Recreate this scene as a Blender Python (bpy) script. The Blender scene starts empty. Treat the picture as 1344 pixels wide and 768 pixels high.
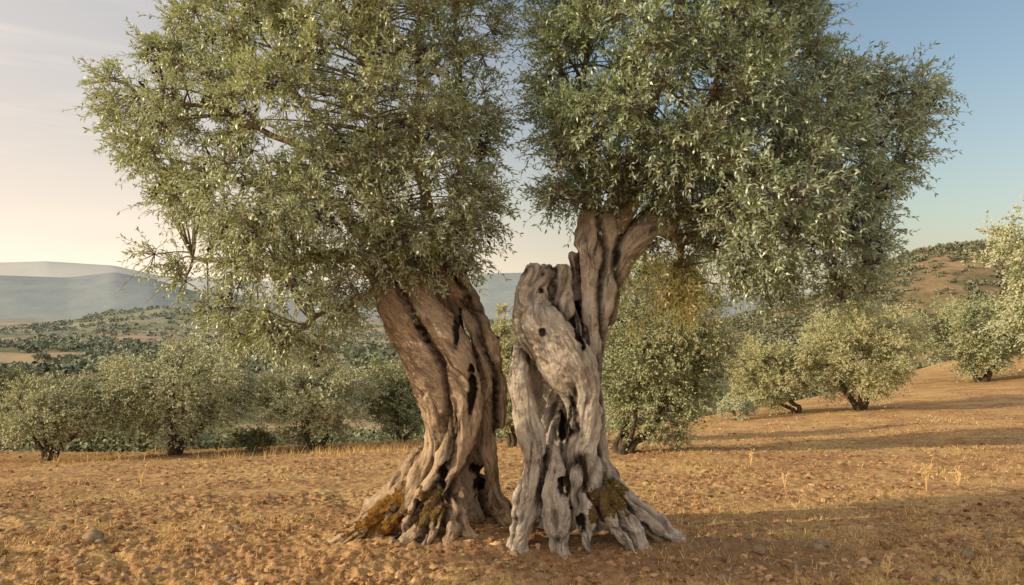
import bpy, math, numpy as np
from mathutils import Vector, Matrix
rng = np.random.default_rng(11)
S = bpy.context.scene; C = S.collection
F = 1045.0; HZ = 410.0; CH = 2.0

# ------------------------------------------------------------------ numpy noise
def _h(ix, iy, iz, seed):
    h = ix*np.uint32(374761393)+iy*np.uint32(668265263)+iz*np.uint32(1274126177)+np.uint32((seed*974711+77) & 0xffffffff)
    h = (h ^ (h >> np.uint32(13)))*np.uint32(1274126177)
    h = (h ^ (h >> np.uint32(15)))*np.uint32(2246822519)
    return (h ^ (h >> np.uint32(16))).astype(np.float64)/4294967295.0
def vnoise(p, seed=0):
    p = np.asarray(p, float); f = np.floor(p); r = p-f; r = r*r*(3-2*r)
    i = f.astype(np.int64).astype(np.uint32)
    x, y, z = i[:, 0], i[:, 1], i[:, 2]; out = 0
    for dx in (0, 1):
        wx = r[:, 0] if dx else 1-r[:, 0]
        for dy in (0, 1):
            wy = r[:, 1] if dy else 1-r[:, 1]
            for dz in (0, 1):
                wz = r[:, 2] if dz else 1-r[:, 2]
                out = out+wx*wy*wz*_h(x+np.uint32(dx), y+np.uint32(dy), z+np.uint32(dz), seed)
    return out*2-1
def fbm(p, octv=4, seed=0, gain=0.5):
    a = 1; s = 0; t = 0; p = np.asarray(p, float).copy()
    for k in range(octv):
        s = s+a*vnoise(p+k*17.3, seed+k*3); t += a; a *= gain; p = p*2.03
    return s/t
def xy3(x, y, k=1.0): return np.stack([x*k, y*k, np.zeros_like(x)+.37], 1)
def sstep(t): t = np.clip(t, 0, 1); return t*t*(3-2*t)
def unit(v): return v/np.maximum(np.linalg.norm(v, axis=-1, keepdims=True), 1e-9)

# ------------------------------------------------------------------ terrain
def terrain(x, y):
    x = np.asarray(x, float); y = np.asarray(y, float)
    s = np.clip(0.10-0.0024*x, .02, .125)
    ye = 20+0.95*np.maximum(x, 0)
    yy = np.clip(y, 6.8, ye+8)
    z = -s*(yy-6.8)
    t = sstep((y-ye-1.5)/62.0)
    z = z-16*t
    n = fbm(xy3(x, y, 1/70.0), 3, 5)
    z = z+n*5*t
    z = z+0.10*fbm(xy3(x, y, 1/4.0), 2, 9)*sstep((y-7.5)/5)
    for (cx, cy, r, h) in ((-.55, 7.15, 1.1, .10), (.65, 6.8, 1.1, .07)):
        z = z+h*np.exp(-((x-cx)**2+(y-cy)**2)/(r*r)*1.4)
    return z
def tz(x, y): return float(terrain(np.array([x]), np.array([y]))[0])
def P(px, py, y): return np.array([(px-672)/F*y, y, CH+(HZ-py)/F*y])

# ------------------------------------------------------------------ mesh helpers
def build(name, blocks, mats, parent=None, smooth=False):
    vs = []; qs = []; mi = []; ti = []; o = 0
    for v, q, m, t in blocks:
        vs.append(v); qs.append(q+o); o += len(v)
        mi.append(np.full(len(q), m)); ti.append(np.full(len(q), .5) if t is None else t)
    v = np.concatenate(vs).astype(np.float32); q = np.concatenate(qs).astype(np.int32)
    me = bpy.data.meshes.new(name)
    me.vertices.add(len(v)); me.vertices.foreach_set('co', v.ravel())
    me.loops.add(q.size); me.loops.foreach_set('vertex_index', q.ravel())
    me.polygons.add(len(q)); me.polygons.foreach_set('loop_start', np.arange(0, q.size, 4, dtype=np.int32))
    me.polygons.foreach_set('loop_total', np.full(len(q), 4, dtype=np.int32))
    for m in mats: me.materials.append(m)
    me.polygons.foreach_set('material_index', np.concatenate(mi).astype(np.int32))
    me.polygons.foreach_set('use_smooth', np.full(len(q), smooth))
    a = me.attributes.new('tint', 'FLOAT', 'FACE'); a.data.foreach_set('value', np.concatenate(ti).astype(np.float32))
    me.update(calc_edges=True)
    ob = bpy.data.objects.new(name, me); C.objects.link(ob)
    if parent is not None: ob.parent = parent
    return ob
def tubes(pts, rad, k=6):
    M, n, _ = pts.shape
    t = np.zeros_like(pts); t[:, 1:-1] = pts[:, 2:]-pts[:, :-2]; t[:, 0] = pts[:, 1]-pts[:, 0]; t[:, -1] = pts[:, -1]-pts[:, -2]
    t = unit(t); ref = np.where(np.abs(t[..., 1:2]) > .9, np.array([1., 0, 0]), np.array([0, 1., 0]))
    u = unit(np.cross(t, ref)); w = np.cross(t, u)
    a = np.arange(k)*2*math.pi/k
    v = pts[:, :, None, :]+rad[:, :, None, None]*(np.cos(a)[None, None, :, None]*u[:, :, None, :]+np.sin(a)[None, None, :, None]*w[:, :, None, :])
    idx = np.arange(M*n*k).reshape(M, n, k); nx = np.roll(idx, -1, axis=2)
    q = np.stack([idx[:, :-1], nx[:, :-1], nx[:, 1:], idx[:, 1:]], -1).reshape(-1, 4)
    return v.reshape(-1, 3), q
def resample(p, r, n):
    p = np.array(p, float); r = np.array(r, float)
    pr = np.concatenate([p, r[:, None]], 1); pr = np.vstack([2*pr[0]-pr[1], pr, 2*pr[-1]-pr[-2]])
    m = len(p)-1; t = np.linspace(0, m-1e-6, n); i = t.astype(int); f = (t-i)[:, None]
    a, b, c, d = pr[i], pr[i+1], pr[i+2], pr[i+3]
    o = .5*((2*b)+(-a+c)*f+(2*a-5*b+4*c-d)*f**2+(-a+3*b-3*c+d)*f**3)
    return o[:, :3], np.maximum(o[:, 3], .003)
def empty(name, loc, label=None, cat=None, group=None):
    o = bpy.data.objects.new(name, None); C.objects.link(o); o.location = loc
    o.empty_display_size = .2
    tag(o, label, cat, group); return o
def tag(o, label=None, cat=None, group=None, kind=None):
    if label: o['label'] = label
    if cat: o['category'] = cat
    if group: o['group'] = group
    if kind: o['kind'] = kind
    return o

# ------------------------------------------------------------------ materials
def mat(name, diffuse=False):
    m = bpy.data.materials.new(name); m.use_nodes = True
    nt = m.node_tree; b = nt.nodes['Principled BSDF']
    if diffuse:
        nt.nodes.remove(b); b = nt.nodes.new('ShaderNodeBsdfDiffuse'); nt.links.new(b.outputs[0], nt.nodes['Material Output'].inputs[0])
    return m, nt, b
def N(nt, typ, **kw):
    n = nt.nodes.new(typ)
    for k, v in kw.items():
        if k in n.inputs.keys(): n.inputs[k].default_value = v
        else: setattr(n, k, v)
    return n
def ramp(nt, fac, stops):
    r = nt.nodes.new('ShaderNodeValToRGB'); e = r.color_ramp.elements
    while len(e) < len(stops): e.new(.5)
    for el, (p, c) in zip(e, stops): el.position = p; el.color = (*c, 1)
    nt.links.new(fac, r.inputs[0]); return r.outputs[0]
def mix(nt, fac, a, b, mode='MIX'):
    m = nt.nodes.new('ShaderNodeMix'); m.data_type = 'RGBA'; m.blend_type = mode
    for sock, v in ((m.inputs[0], fac), (m.inputs[6], a), (m.inputs[7], b)):
        if isinstance(v, bpy.types.NodeSocket): nt.links.new(v, sock)
        elif isinstance(v, (int, float)): sock.default_value = v
        else: sock.default_value = (*v, 1)
    return m.outputs[2]
def mth(nt, op, a, b=0.0, clamp=False):
    m = nt.nodes.new('ShaderNodeMath'); m.operation = op; m.use_clamp = clamp
    for sock, v in ((m.inputs[0], a), (m.inputs[1], b)):
        if isinstance(v, bpy.types.NodeSocket): nt.links.new(v, sock)
        else: sock.default_value = v
    return m.outputs[0]
def geo_y(nt):
    g = nt.nodes.new('ShaderNodeNewGeometry'); s = nt.nodes.new('ShaderNodeSeparateXYZ')
    nt.links.new(g.outputs['Position'], s.inputs[0]); return g, s
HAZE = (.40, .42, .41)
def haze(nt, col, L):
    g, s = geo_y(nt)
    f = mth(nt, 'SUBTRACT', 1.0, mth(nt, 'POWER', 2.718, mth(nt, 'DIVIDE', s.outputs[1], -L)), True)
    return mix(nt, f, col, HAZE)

def leaf_mat(name, dark, light, under, trans=None, tmix=.3, hz=None, gloss=0):
    m, nt, b = mat(name, True); L = nt.links
    at = N(nt, 'ShaderNodeAttribute', attribute_name='tint')
    g = nt.nodes.new('ShaderNodeNewGeometry')
    top = ramp(nt, at.outputs['Fac'], [(0, dark), (.7, light), (1, (light[0]*1.45, light[1]*1.32, light[2]*1.1))])
    col = mix(nt, g.outputs['Backfacing'], top, under)
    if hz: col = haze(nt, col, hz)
    L.new(col, b.inputs[0]); out = b.outputs[0]
    if trans:
        tr = nt.nodes.new('ShaderNodeBsdfTranslucent'); tr.inputs[0].default_value = (*trans, 1)
        ms = nt.nodes.new('ShaderNodeMixShader'); ms.inputs[0].default_value = tmix
        L.new(out, ms.inputs[1]); L.new(tr.outputs[0], ms.inputs[2]); out = ms.outputs[0]
    if gloss:
        gl = nt.nodes.new('ShaderNodeBsdfGlossy'); gl.inputs['Roughness'].default_value = .42; gl.inputs[0].default_value = (.9, .9, .85, 1)
        ms = nt.nodes.new('ShaderNodeMixShader'); ms.inputs[0].default_value = gloss
        L.new(out, ms.inputs[1]); L.new(gl.outputs[0], ms.inputs[2]); out = ms.outputs[0]
    L.new(out, nt.nodes['Material Output'].inputs[0]); return m
M_leafL = leaf_mat('olive_leaves_sunlit', (.070, .100, .038), (.310, .350, .155), (.44, .48, .34), (.52, .56, .18), .34, gloss=.08)
M_leafR = leaf_mat('olive_leaves_green', (.055, .092, .038), (.240, .305, .135), (.38, .43, .31), (.40, .50, .15), .32, gloss=.08)
M_leafY = leaf_mat('olive_leaves_sun_yellow', (.58, .54, .20), (.86, .80, .34), (.80, .74, .38), (.95, .88, .32), .5, gloss=.05)  # sun glow put into the leaf colour; the sun is blocked here
M_leafB = leaf_mat('olive_leaves_grove', (.120, .135, .055), (.410, .410, .185), (.46, .46, .30))
M_leafC = leaf_mat('olive_leaves_bush', (.080, .105, .038), (.270, .290, .115), (.34, .35, .20))
M_leafG = leaf_mat('olive_leaves_gold', (.16, .170, .065), (.460, .440, .190), (.48, .46, .29), (.56, .53, .18), .22)
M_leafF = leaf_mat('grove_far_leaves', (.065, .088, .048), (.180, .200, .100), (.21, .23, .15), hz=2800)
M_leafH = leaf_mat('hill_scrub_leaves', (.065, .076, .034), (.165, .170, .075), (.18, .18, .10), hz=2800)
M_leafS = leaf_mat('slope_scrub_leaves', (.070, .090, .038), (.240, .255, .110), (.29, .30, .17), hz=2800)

def simple(name, c1, c2, scale, rough=.9, bump=.3, dist=.02, diffuse=True):
    m, nt, b = mat(name, diffuse); L = nt.links
    g = nt.nodes.new('ShaderNodeNewGeometry')
    n = N(nt, 'ShaderNodeTexNoise', Scale=scale, Detail=4.0, Roughness=.65); L.new(g.outputs['Position'], n.inputs['Vector'])
    L.new(ramp(nt, n.outputs[0], [(.3, c1), (.7, c2)]), b.inputs[0])
    if not diffuse: b.inputs['Roughness'].default_value = rough
    if bump:
        bp = N(nt, 'ShaderNodeBump', Strength=bump, Distance=dist); L.new(n.outputs[0], bp.inputs['Height']); L.new(bp.outputs[0], b.inputs['Normal'])
    return m
M_twig = simple('twig_bark', (.14, .12, .08), (.27, .23, .16), 30, bump=0)
M_limb = simple('limb_bark', (.13, .095, .065), (.38, .29, .20), 22, .9, .8, .03)
M_bgbark = simple('grove_bark', (.05, .038, .026), (.15, .115, .08), 9, .95, .8, .06)
M_olive = simple('black_olive_skin', (.012, .008, .014), (.035, .02, .03), 40, .35, 0, diffuse=False)
M_moss = simple('rusty_moss', (.09, .045, .014), (.30, .155, .035), 30, 1.0, 1.0, .02)
M_moss2 = simple('dull_moss', (.07, .045, .018), (.20, .13, .05), 30, 1.0, 1.0, .02)
M_stone = simple('field_stone', (.18, .12, .075), (.40, .30, .20), 16, .95, .8, .02)

def bark_mat(name, dark, mid, light):
    m, nt, b = mat(name, True); L = nt.links
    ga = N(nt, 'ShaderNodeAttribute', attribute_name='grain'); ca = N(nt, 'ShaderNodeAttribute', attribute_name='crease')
    n1 = N(nt, 'ShaderNodeTexNoise', Scale=38.0, Detail=6.0, Roughness=.75, Distortion=1.0); L.new(ga.outputs['Vector'], n1.inputs['Vector'])
    g = nt.nodes.new('ShaderNodeNewGeometry')
    n3 = N(nt, 'ShaderNodeTexNoise', Scale=3.6, Detail=4.0, Roughness=.6); L.new(g.outputs['Position'], n3.inputs['Vector'])
    n4 = N(nt, 'ShaderNodeTexNoise', Scale=80.0, Detail=3.0, Roughness=.7); L.new(g.outputs['Position'], n4.inputs['Vector'])
    h = mth(nt, 'ADD', mth(nt, 'MULTIPLY', n1.outputs[0], .72), mth(nt, 'MULTIPLY', n4.outputs[0], .28))
    f = mth(nt, 'ADD', mth(nt, 'MULTIPLY', h, .85), mth(nt, 'MULTIPLY', n3.outputs[0], .35))
    c = ramp(nt, f, [(.46, dark), (.56, mid), (.70, light)])
    c = mix(nt, mth(nt, 'MULTIPLY', ca.outputs['Fac'], .96, True), c, (.024, .016, .011))  # crack dirt, with the shade of seams and hollows put into the colour
    L.new(c, b.inputs[0])
    bp = N(nt, 'ShaderNodeBump', Strength=1.0, Distance=.036); L.new(h, bp.inputs['Height']); L.new(bp.outputs[0], b.inputs['Normal'])
    return m
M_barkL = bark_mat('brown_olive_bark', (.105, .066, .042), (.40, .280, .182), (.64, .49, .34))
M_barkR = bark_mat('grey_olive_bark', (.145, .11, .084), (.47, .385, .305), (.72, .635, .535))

def ground_mat():
    m, nt, b = mat('dry_tilled_soil', True); L = nt.links
    g, s = geo_y(nt)
    def nz(sc, d=4.0, r=.6):
        n = N(nt, 'ShaderNodeTexNoise', Scale=sc, Detail=d, Roughness=r); L.new(g.outputs['Position'], n.inputs['Vector']); return n.outputs[0]
    a, bb, c = nz(.8, 5), nz(9, 6, .72), nz(42, 4, .7)
    soil = ramp(nt, bb, [(.34, (.18, .092, .041)), (.50, (.44, .248, .115)), (.66, (.67, .43, .220))])
    straw = ramp(nt, c, [(.35, (.37, .225, .085)), (.6, (.78, .53, .24))])
    ff = ramp(nt, a, [(.45, (0, 0, 0)), (.59, (1, 1, 1))])
    near = mix(nt, mth(nt, 'MULTIPLY', ff, .75), soil, straw)
    near = mix(nt, ramp(nt, c, [(.58, (0, 0, 0)), (.75, (1, 1, 1))]), near, (.74, .55, .32))
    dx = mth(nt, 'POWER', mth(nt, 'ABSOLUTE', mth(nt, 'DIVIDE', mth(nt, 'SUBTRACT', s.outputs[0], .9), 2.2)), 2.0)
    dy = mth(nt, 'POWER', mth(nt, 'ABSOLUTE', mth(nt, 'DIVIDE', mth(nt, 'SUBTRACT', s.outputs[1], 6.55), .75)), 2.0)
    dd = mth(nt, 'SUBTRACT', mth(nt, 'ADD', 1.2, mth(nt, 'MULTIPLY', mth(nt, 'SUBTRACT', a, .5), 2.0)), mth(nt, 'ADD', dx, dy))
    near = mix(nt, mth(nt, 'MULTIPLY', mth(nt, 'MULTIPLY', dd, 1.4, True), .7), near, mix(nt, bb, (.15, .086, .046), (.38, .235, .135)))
    v1, v2 = nz(.018, 5, .55), nz(.12, 4, .7)
    far = ramp(nt, mth(nt, 'ADD', mth(nt, 'MULTIPLY', v1, .7), mth(nt, 'MULTIPLY', v2, .3)), [(.42, (.12, .13, .06)), (.49, (.20, .19, .10)), (.53, (.42, .30, .17)), (.66, (.50, .35, .20))])
    fv = mth(nt, 'MULTIPLY', mth(nt, 'SUBTRACT', -3.2, s.outputs[2]), .5, True)
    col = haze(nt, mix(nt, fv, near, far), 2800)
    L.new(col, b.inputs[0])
    bp = N(nt, 'ShaderNodeBump', Strength=.9, Distance=.038)
    L.new(mth(nt, 'ADD', mth(nt, 'MULTIPLY', bb, .5), mth(nt, 'MULTIPLY', c, .5)), bp.inputs['Height']); L.new(bp.outputs[0], b.inputs['Normal'])
    return m
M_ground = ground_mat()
def tint_mat(name, stops):
    m, nt, b = mat(name, True); at = N(nt, 'ShaderNodeAttribute', attribute_name='tint')
    nt.links.new(ramp(nt, at.outputs['Fac'], stops), b.inputs[0]); return m
M_clod = tint_mat('soil_clods', [(0, (.18, .093, .042)), (.7, (.44, .255, .125)), (1, (.64, .43, .24))])
M_grass = tint_mat('dry_grass', [(0, (.44, .27, .10)), (.6, (.78, .54, .24)), (.90, (.86, .69, .38)), (.95, (.36, .38, .09)), (1, (.28, .33, .08))])

# ------------------------------------------------------------------ ground sheet
def relief(x, y):
    m = .40+.80*sstep(.5+1.1*fbm(xy3(x, y, .7), 2, 61))
    return (.038*fbm(xy3(x, y, 3.2), 4, 21, .6)+(.034*fbm(xy3(x, y, 16), 3, 33, .75)+.050*np.clip(fbm(xy3(x, y, 8.5), 3, 44, .6), 0, 1))*m)
def make_ground():
    dense = np.linspace(-.72, .72, 680); side = np.linspace(.76, 2*math.pi-.76, 46)
    az = np.concatenate([dense, side])
    r = [.6, 1.5, 2.5, 3.4]
    while r[-1] < 12: r.append(r[-1]+.026)
    while r[-1] < 30: r.append(r[-1]*1.0055)
    while r[-1] < 14000: r.append(r[-1]*1.035)
    r = np.array(r); A, R = np.meshgrid(az, r)
    x = (np.sin(A)*R).ravel(); y = (np.cos(A)*R).ravel()
    z = terrain(x, y)+np.clip(1-(R.ravel()-16)/26, .0, 1)*relief(x, y)
    v = np.stack([x, y, z], 1); n = len(az)
    idx = np.arange(len(v)).reshape(len(r), n); nx = np.roll(idx, -1, 1)
    q = np.stack([idx[:-1], idx[1:], nx[1:], nx[:-1]], -1).reshape(-1, 4)
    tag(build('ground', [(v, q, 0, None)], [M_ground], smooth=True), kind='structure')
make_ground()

# ------------------------------------------------------------------ hills
def hill_mat(name, c1, c2, c3, scale, bumpd):
    m, nt, b = mat(name, True); L = nt.links
    g, s = geo_y(nt)
    n = N(nt, 'ShaderNodeTexNoise', Scale=scale, Detail=6.0, Roughness=.65); L.new(g.outputs['Position'], n.inputs['Vector'])
    n2 = N(nt, 'ShaderNodeTexNoise', Scale=scale*7, Detail=4.0, Roughness=.7); L.new(g.outputs['Position'], n2.inputs['Vector'])
    f = mth(nt, 'ADD', mth(nt, 'MULTIPLY', n.outputs[0], .6), mth(nt, 'MULTIPLY', n2.outputs[0], .4))
    L.new(ramp(nt, f, [(.40, c1), (.50, c2), (.62, c3)]), b.inputs[0])
    bp = N(nt, 'ShaderNodeBump', Strength=.4, Distance=bumpd); L.new(f, bp.inputs['Height']); L.new(bp.outputs[0], b.inputs['Normal'])
    return m
def hill_z(D, w, tab, zb, u, s, seed, rough):
    px = u*F+672; y = D+w*s
    crest = CH+(HZ-np.interp(px, [t[0] for t in tab], [t[1] for t in tab]))/F*D
    prof = np.cos(np.clip(s, -1, 1)*math.pi/2)**1.3
    x = u*y
    n = fbm(xy3(x, y, 3.0/w), 5, seed, .55)
    return x, y, zb+(crest-zb)*prof+n*rough*(.25+.75*prof*(1-prof)*4*.6)
def hill(name, D, w, tab, zb, m, seed, rough, nu=260, nv=60):
    u, s = np.meshgrid(np.linspace(-.95, .95, nu), np.linspace(-1, 1, nv)); u = u.ravel(); s = s.ravel()
    x, y, z = hill_z(D, w, tab, zb, u, s, seed, rough)
    idx = np.arange(nu*nv).reshape(nv, nu)
    q = np.stack([idx[:-1, :-1], idx[:-1, 1:], idx[1:, 1:], idx[1:, :-1]], -1).reshape(-1, 4)
    tag(build(name, [(np.stack([x, y, z], 1), q, 0, None)], [m], smooth=True), kind='structure')
tabA = [(-400, 350), (0, 345), (60, 343), (150, 349), (210, 362), (400, 372), (640, 368), (900, 375), (1400, 380), (1700, 380)]
tabB = [(-400, 365), (0, 362), (90, 365), (150, 358), (200, 366), (260, 384), (400, 392), (560, 380), (640, 360), (700, 358), (760, 368), (900, 385), (1000, 392), (1400, 390), (1700, 390)]
tabC = [(-400, 445), (0, 432), (80, 424), (150, 410), (215, 404), (280, 410), (380, 424), (540, 428), (700, 420), (900, 424), (1000, 425), (1100, 420), (1700, 420)]
tabR = [(-400, 500), (820, 465), (900, 442), (960, 418), (1040, 398), (1110, 374), (1160, 348), (1200, 332), (1245, 323), (1290, 320), (1344, 326), (1420, 318), (1700, 330)]
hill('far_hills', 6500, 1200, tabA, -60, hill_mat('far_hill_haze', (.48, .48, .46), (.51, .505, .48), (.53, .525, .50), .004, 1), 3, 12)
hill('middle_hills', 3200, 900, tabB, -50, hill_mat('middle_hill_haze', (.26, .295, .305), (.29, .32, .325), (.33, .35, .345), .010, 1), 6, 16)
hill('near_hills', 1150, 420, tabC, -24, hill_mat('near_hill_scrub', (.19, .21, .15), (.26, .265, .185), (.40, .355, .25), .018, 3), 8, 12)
hill('right_hillside', 430, 170, tabR, -20, hill_mat('right_hill_scrub', (.13, .12, .065), (.23, .175, .10), (.36, .25, .15), .045, 1.5), 12, 4)

# ------------------------------------------------------------------ foliage
def leaves(base, d, nrm, L, W):
    w = unit(np.cross(nrm, d)); n = np.cross(d, w)
    L = L[:, None]; W = W[:, None]
    v = np.stack([base, base+d*L*.45-w*W+n*L*.04, base+d*L-n*L*.06, base+d*L*.45+w*W+n*L*.04], 1)
    q = np.arange(len(base)*4).reshape(-1, 4)
    return v.reshape(-1, 3), q
def foliage(cent, crad, ntw, nl, tl, LL, WW, cc, out=.6, up=.3, droop=.25, stems=True, nf=1.6, longf=.12):
    cent = np.asarray(cent); M = len(cent)*ntw
    c = np.repeat(cent, ntw, 0)
    rnd = unit(rng.normal(size=(M, 3)))
    st = c+rnd*crad*rng.random((M, 1))**.6
    o = unit(c-np.asarray(cc))
    d = unit(rnd*.75+o*out+np.array([0, 0, 1.])*up+rng.normal(size=(M, 3))*.35)
    L = tl*(.5+.6*rng.random(M)+.9*(rng.random(M) < longf)); dr = L*droop*(.4+1.4*rng.random(M))
    def pos(t): return st+d*(L*t)[:, None]-np.array([0, 0, 1.])*(dr*t*t)[:, None]
    blocks = []
    if stems:
        pts = np.stack([c, st]+[pos(np.full(M, t)) for t in (.5, 1)], 1)
        r = np.ones((M, 1))*np.array([[.0042, .003, .0020, .0009]])
        v, q = tubes(pts, r, 3); blocks.append((v, q, 1, None))
    B = []; D = []; tn = []
    ctint = np.repeat(np.clip(rng.random(len(cent))*.5+.5+.8*fbm(cent*nf, 2, 12), 0, 1), ntw)
    for k in range(nl):
        t = np.clip((k//2*2+1+rng.normal(size=M)*.25)/nl, .02, 1.0)
        b = pos(t); tg = unit(d*L[:, None]-np.array([0, 0, 2.])*(dr*t)[:, None])
        ref = unit(np.cross(tg, np.array([.13, .21, .97]))); r2 = np.cross(tg, ref)
        ang = (k//2)*1.57+(k % 2)*math.pi+rng.normal(size=M)*.35
        side = ref*np.cos(ang)[:, None]+r2*np.sin(ang)[:, None]
        D.append(unit(tg*(.6+.5*t)[:, None]+side*.85+rng.normal(size=(M, 3))*.15)); B.append(b)
        tn.append(ctint*.5+rng.random(M)*.5)
    B = np.concatenate(B); D = np.concatenate(D); tn = np.concatenate(tn)
    up3 = unit(np.array([-.35, -.30, .75])+rng.normal(size=B.shape)*.6)
    n = unit(up3-D*np.sum(up3*D, 1, keepdims=True))
    v, q = leaves(B, D, n, LL*(.65+.6*rng.random(len(B))), WW*(.75+.5*rng.random(len(B))))
    q = q[:, ::-1]
    blocks.append((v, q, 0, tn)); return blocks

def inpoly(x, y, poly):
    r = np.zeros(len(x), bool); n = len(poly)
    for i in range(n):
        x1, y1 = poly[i]; x2, y2 = poly[(i+1) % n]
        if y1 == y2: continue
        r ^= ((y1 > y) != (y2 > y)) & (x < (x2-x1)*(y-y1)/(y2-y1)+x1)
    return r
def edgedist(x, y, poly):
    d = np.full(len(x), 1e9); n = len(poly)
    for i in range(n):
        a = np.array(poly[i], float); b = np.array(poly[(i+1) % n], float); ab = b-a
        t = np.clip(((x-a[0])*ab[0]+(y-a[1])*ab[1])/(ab@ab), 0, 1)
        d = np.minimum(d, np.hypot(x-a[0]-t*ab[0], y-a[1]-t*ab[1]))
    return d
def crown_centres(poly, y0, n, seed, inset=20):
    xs = [p[0] for p in poly]; ys = [p[1] for p in poly]
    pts = np.zeros((0, 3)); tries = 0
    while len(pts) < n and tries < 90000:
        tries += 400
        x = rng.uniform(min(xs), max(xs), 400); y = rng.uniform(min(ys), max(ys), 400)
        e = edgedist(x, y, poly); g = fbm(xy3(x, y, 1/44.), 2, seed)
        ok = inpoly(x, y, poly) & (e > inset) & (g > -.18+.16*(rng.random(400)-.5)-np.clip((e-60)/200, 0, .12))
        for a, b, c in zip(x[ok], y[ok], e[ok]):
            s = rng.uniform(-1, 1); s = math.copysign(abs(s)**.7, s)
            dep = s*min(1.2, .08+c*.0095)
            q = P(a, b, y0+dep)
            if len(pts) == 0 or ((pts-q)**2).sum(1).min() > .13**2: pts = np.vstack([pts, q])
            if len(pts) >= n: break
    return pts

# ------------------------------------------------------------------ hero trunks
def largest_piece(q, nv):
    lab = np.arange(nv)
    for _ in range(400):
        m = lab[q].min(1); new = lab.copy()
        for k in range(4): np.minimum.at(new, q[:, k], m)
        if (new == lab).all(): break
        lab = new
    L = lab[q[:, 0]]; u, c = np.unique(L, return_counts=True)
    return q[L == u[c.argmax()]]
def trunk(name, strands, y0, material, parent, seed, twist, moss=(), holes=(), voxel=.009, rough=1.0):
    blocks = []; SP = []; SR = []; ST = []; SI = []; TT = []
    for si, st in enumerate(strands):
        p = [P(a, b, y0+c) for a, b, c, r in st]; r = [r_/F*(y0+c) for a, b, c, r_ in st]
        n = 46; pp, rr = resample(p, r, n)
        wob = np.stack([fbm(np.stack([np.linspace(0, 5.0, n), np.full(n, si*3.1+k), np.full(n, .5)], 1), 2, seed+k) for k in range(3)], 1)
        pp = pp+wob*.030; rr = rr*(1+.30*wob[:, 0]-.20*wob[:, 1])
        t = unit(np.gradient(pp, axis=0)); s = np.concatenate([[0], np.cumsum(np.linalg.norm(np.diff(pp, axis=0), axis=1))])
        SP.append(pp); SR.append(rr); TT.append(t); ST.append(s); SI.append(np.full(n, si))
        P2 = np.vstack([pp[0]-t[0]*rr[0]*.45, pp[0]-t[0]*rr[0]*.3, pp, pp[-1]+t[-1]*rr[-1]*.5, pp[-1]+t[-1]*rr[-1]*.8]); R2 = np.concatenate([[.0005, rr[0]*.75], rr, [rr[-1]*.6, .0005]])
        v, q = tubes(P2[None], R2[None], 20); blocks.append((v, q, 0, None))
    tmp = build('tmp', blocks, [material])
    md = tmp.modifiers.new('r', 'REMESH'); md.mode = 'VOXEL'; md.voxel_size = voxel
    sm = tmp.modifiers.new('s', 'SMOOTH'); sm.factor = .5; sm.iterations = 3
    dg = bpy.context.evaluated_depsgraph_get(); ev = tmp.evaluated_get(dg)
    me = bpy.data.meshes.new_from_object(ev); bpy.data.objects.remove(tmp)
    n = len(me.vertices); co = np.empty(n*3, np.float32); me.vertices.foreach_get('co', co); co = co.reshape(-1, 3).astype(float)
    no = np.empty(n*3, np.float32); me.vertices.foreach_get('normal', no); no = no.reshape(-1, 3).astype(float)
    SP = np.concatenate(SP); SR = np.concatenate(SR); TT = np.concatenate(TT); ST = np.concatenate(ST); SI = np.concatenate(SI)
    near = np.empty(n, int); gap = np.empty(n)
    for a in range(0, n, 15000):
        c = co[a:a+15000]; d2 = (c*c).sum(1)[:, None]+(SP*SP).sum(1)[None]-2*c@SP.T
        dd = np.sqrt(np.maximum(d2, 0))-SR[None]; k = dd.argmin(1); near[a:a+15000] = k
        m1 = dd[np.arange(len(c)), k]; dd[SI[None, :] == SI[k][:, None]] = 9; gap[a:a+15000] = dd.min(1)-m1
    t = TT[near]; u = unit(np.cross(t, np.array([0, 1., 0.]))); w = np.cross(t, u); dl = co-SP[near]
    a_ = (dl*u).sum(1); b_ = (dl*w).sum(1); s_ = ST[near]+(dl*t).sum(1)
    th = twist*s_+SI[near]*1.3; ga = a_*np.cos(th)-b_*np.sin(th); gb = a_*np.sin(th)+b_*np.cos(th)
    wv = fbm(co*2.3, 3, seed+40)*.13
    G = np.stack([ga+SI[near]*.7+wv, gb+wv*.6, s_*.17], 1)
    n1 = fbm(G*7, 3, seed+1, .5); nm = fbm(G*20, 3, seed+4, .55); n2 = fbm(G*42, 3, seed+2, .6); n3 = fbm(co*5.0, 3, seed+5); n4 = fbm(co*15, 3, seed+9)
    mask = .2+.8*sstep((fbm(co*2.1, 2, seed+23)+.30)*1.6)
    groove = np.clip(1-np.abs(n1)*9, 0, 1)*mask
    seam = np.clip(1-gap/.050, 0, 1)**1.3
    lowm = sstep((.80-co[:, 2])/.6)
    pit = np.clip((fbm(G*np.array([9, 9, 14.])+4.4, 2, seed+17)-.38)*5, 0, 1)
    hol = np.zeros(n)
    for (hx, hy, hr, el_, dep) in holes:
        c = P(hx, hy, y0); d = np.hypot(co[:, 0]-c[0], (co[:, 2]-c[2])/el_)/(hr/F*y0)+.8*n4
        hol = np.maximum(hol, sstep((1.15-d)*2.0)*(no[:, 1] < .1)*dep)
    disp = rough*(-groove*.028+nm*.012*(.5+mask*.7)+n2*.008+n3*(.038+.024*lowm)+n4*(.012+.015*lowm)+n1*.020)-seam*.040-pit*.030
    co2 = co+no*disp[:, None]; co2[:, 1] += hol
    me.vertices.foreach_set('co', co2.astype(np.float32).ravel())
    at = me.attributes.new('grain', 'FLOAT_VECTOR', 'POINT'); at.data.foreach_set('vector', G.astype(np.float32).ravel())
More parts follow.
